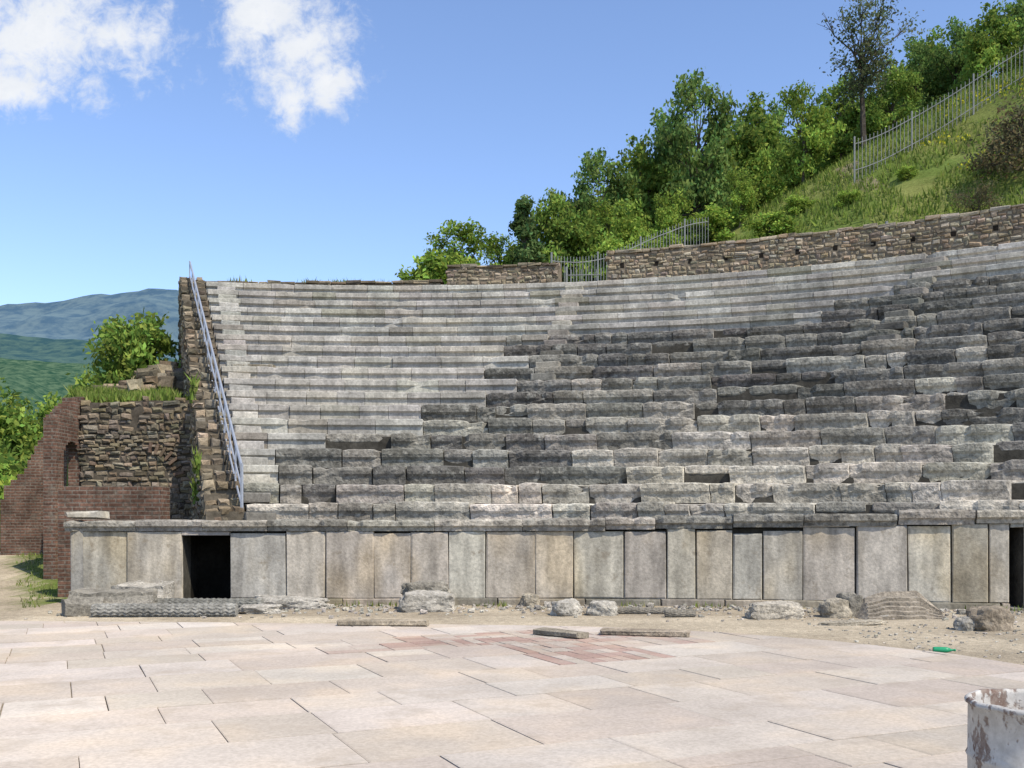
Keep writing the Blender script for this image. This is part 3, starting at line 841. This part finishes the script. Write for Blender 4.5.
mb.build("rubble_pile",[M_rub])
mb=MB(); q=P(.05,.49); stone(mb,Vector((q.x-1.0,q.y-.12,Z0+RISE*9.5)),Vector((1,0,0)),Vector((0,-1,0)),1.1,.3,.4,.03,(.22,.185,.13),0,.02); mb.build("loose_seat_slab",[M_old])

def barrel():
    m,nt,b=newmat("peeling_white_paint"); n=noisen(nt,5,4,.72,stretch=(1,1,.45)); n2=noisen(nt,22,4,.7)
    ad=nd(nt,"ShaderNodeMath",operation='ADD'); nt.links.new(n,ad.inputs[0]); nt.links.new(maprange(nt,n2,.3,.7,-.07,.07),ad.inputs[1])
    f=maprange(nt,ad.outputs[0],.49,.54,0,1)
    c=mixc(nt,f,mixc(nt,maprange(nt,n2,.35,.65,0,1),(.42,.39,.345),(.55,.52,.47)),mixc(nt,maprange(nt,n2,.4,.6,0,1),(.13,.075,.055),(.24,.19,.155)))
    nt.links.new(c,b.inputs["Base Color"]); b.inputs["Roughness"].default_value=.7
    bp=nd(nt,"ShaderNodeBump"); bp.inputs["Strength"].default_value=.6; bp.inputs["Distance"].default_value=.004; bp.invert=True
    nt.links.new(f,bp.inputs["Height"]); nt.links.new(bp.outputs[0],b.inputs["Normal"])
    mb=MB(); n=96; r=.30; H=.80
    prof=[(r-.01,.0),(r,.01),(r,.26),(r+.008,.275),(r,.29),(r,.54),(r+.008,.555),(r,.57),(r,H-.03),(r+.012,H-.022),(r+.014,H-.008),(r+.004,H),(r-.012,H),(r-.016,H-.02),(r-.016,.04),(0.01,.04)]
    vs=[]
    for q,(rr,z) in enumerate(prof):
        for k in range(n):
            th=2*math.pi*k/n; w=.006*nz(math.cos(th)*2,math.sin(th)*2,z*3)
            vs.append(((rr+w)*math.cos(th),(rr+w)*math.sin(th),z+(.006*nz(math.cos(th)*3,math.sin(th)*3,1) if z>.7 else 0)))
    fs=[(q*n+k,q*n+(k+1)%n,(q+1)*n+(k+1)%n,(q+1)*n+k) for q in range(len(prof)-1) for k in range(n)]
    mb.add(vs,fs,(1,1,1)); o=mb.build("trash_barrel",[m],True); o.location=(2.29,4.3,.024)
barrel()
m,nt,b=newmat("green_plastic"); b.inputs["Roughness"].default_value=.2
nq=noisen(nt,20); nt.links.new(mixc(nt,nq,(.02,.22,.1),(.05,.35,.17)),b.inputs["Base Color"])
mb=MB(); pf=[(0.001,0),(.03,.0),(.035,.01),(.035,.14),(.03,.17),(.013,.21),(.012,.24),(.015,.241),(.015,.255),(.001,.256)]
n=20; vs=[(z,rr*math.cos(2*math.pi*k/n),rr*math.sin(2*math.pi*k/n)+.036) for rr,z in pf for k in range(n)]
mb.add(vs,[(q*n+k,(q+1)*n+k,(q+1)*n+(k+1)%n,q*n+(k+1)%n) for q in range(len(pf)-1) for k in range(n)],(1,1,1))
o=mb.build("plastic_bottle",[m],True); x,y=gp(933,653); o.location=(x,y,0.005); o.rotation_euler=(0,0,-.2)

# ------------------------------------------------------------ light, sky
S=Vector((.68,-.82,1.30)).normalized()
sd=bpy.data.lights.new("sun","SUN"); sd.energy=4.95; sd.angle=math.radians(.5); sd.color=(1,.93,.80)
so=bpy.data.objects.new("sun",sd); scene.collection.objects.link(so); so.rotation_euler=S.to_track_quat('Z','Y').to_euler(); so.location=(10,-10,30)
w=bpy.data.worlds.new("World"); scene.world=w; w.use_nodes=True; nt=w.node_tree; nt.nodes.clear()
out_=nd(nt,"ShaderNodeOutputWorld"); bg=nd(nt,"ShaderNodeBackground"); bg.inputs[1].default_value=.125
sky=nd(nt,"ShaderNodeTexSky"); sky.sky_type='NISHITA'; sky.sun_disc=False; sky.sun_elevation=math.asin(S.z); sky.sun_rotation=math.atan2(S.x,S.y)
sky.altitude=600; sky.air_density=1.0; sky.dust_density=.6; sky.ozone_density=1.6
tint=nd(nt,"ShaderNodeVectorMath",operation='MULTIPLY'); nt.links.new(sky.outputs[0],tint.inputs[0]); tint.inputs[1].default_value=(1.72,1.75,1.92)
nt.links.new(tint.outputs[0],bg.inputs[0])
tc=nd(nt,"ShaderNodeTexCoord"); sp=nd(nt,"ShaderNodeSeparateXYZ"); nt.links.new(tc.outputs["Generated"],sp.inputs[0])
def mth(op,a,b=None,c=None):
    n=nd(nt,"ShaderNodeMath",operation=op)
    for i,v in enumerate((a,b,c)):
        if v is None: continue
        if isinstance(v,(int,float)): n.inputs[i].default_value=v
        else: nt.links.new(v,n.inputs[i])
    return n.outputs[0]
yy=mth('MAXIMUM',sp.outputs[1],.05); u=mth('DIVIDE',sp.outputs[0],yy); v=mth('DIVIDE',sp.outputs[2],yy)
cb=nd(nt,"ShaderNodeCombineXYZ"); nt.links.new(u,cb.inputs[0]); nt.links.new(v,cb.inputs[1])
def wn(sc,det,ro,dis=0):
    n=nd(nt,"ShaderNodeTexNoise"); n.inputs["Scale"].default_value=sc; n.inputs["Detail"].default_value=det; n.inputs["Roughness"].default_value=ro; n.inputs["Distortion"].default_value=dis
    nt.links.new(cb.outputs[0],n.inputs["Vector"]); return n.outputs["Fac"]
n1=wn(13,4,.62,.5); n2=wn(42,4,.7,.3)
def ell(cu,cv,ru,rv):
    a=mth('DIVIDE',mth('SUBTRACT',u,cu),ru); b=mth('DIVIDE',mth('SUBTRACT',v,cv),rv)
    return mth('SQRT',mth('ADD',mth('MULTIPLY',a,a),mth('MULTIPLY',b,b)))
d=None
for e in ((-.47,.490,.095,.045),(-.395,.485,.045,.022),(-.505,.425,.03,.018),(-.25,.50,.036,.035),(-.21,.475,.045,.04),(-.185,.44,.025,.025),(-.22,.42,.02,.022)):
    x=ell(*e); d=x if d is None else mth('MINIMUM',d,x)
d=mth('ADD',d,mth('MULTIPLY',mth('SUBTRACT',n1,.5),2.6)); d=mth('ADD',d,mth('MULTIPLY',mth('SUBTRACT',n2,.5),2.6))
mr=nd(nt,"ShaderNodeMapRange",interpolation_type='SMOOTHSTEP'); nt.links.new(d,mr.inputs[0])
for i,vv in enumerate((1.75,.2,0,.97)): mr.inputs[i+1].default_value=vv
mask=mth('MULTIPLY',mr.outputs[0],mth('GREATER_THAN',sp.outputs[1],.06))
cl=nd(nt,"ShaderNodeBackground"); cl.inputs[1].default_value=.95
cm=nd(nt,"ShaderNodeMixRGB"); nt.links.new(n2,cm.inputs[0]); cm.inputs[1].default_value=(.80,.85,.93,1); cm.inputs[2].default_value=(1.08,1.08,1.08,1); nt.links.new(cm.outputs[0],cl.inputs[0])
mx=nd(nt,"ShaderNodeMixShader"); nt.links.new(mask,mx.inputs[0]); nt.links.new(bg.outputs[0],mx.inputs[1]); nt.links.new(cl.outputs[0],mx.inputs[2]); nt.links.new(mx.outputs[0],out_.inputs[0])

cam=bpy.data.cameras.new("camera"); co=bpy.data.objects.new("camera",cam); scene.collection.objects.link(co)
cam.sensor_width=36; cam.lens=1000/1024*36; cam.shift_y=136/1024; cam.clip_end=20000; cam.clip_start=.1
co.location=(0,0,EYE); co.rotation_euler=(math.radians(90),0,0); scene.camera=co
scene.view_settings.view_transform='Standard'; scene.view_settings.look='None'; scene.view_settings.exposure=0
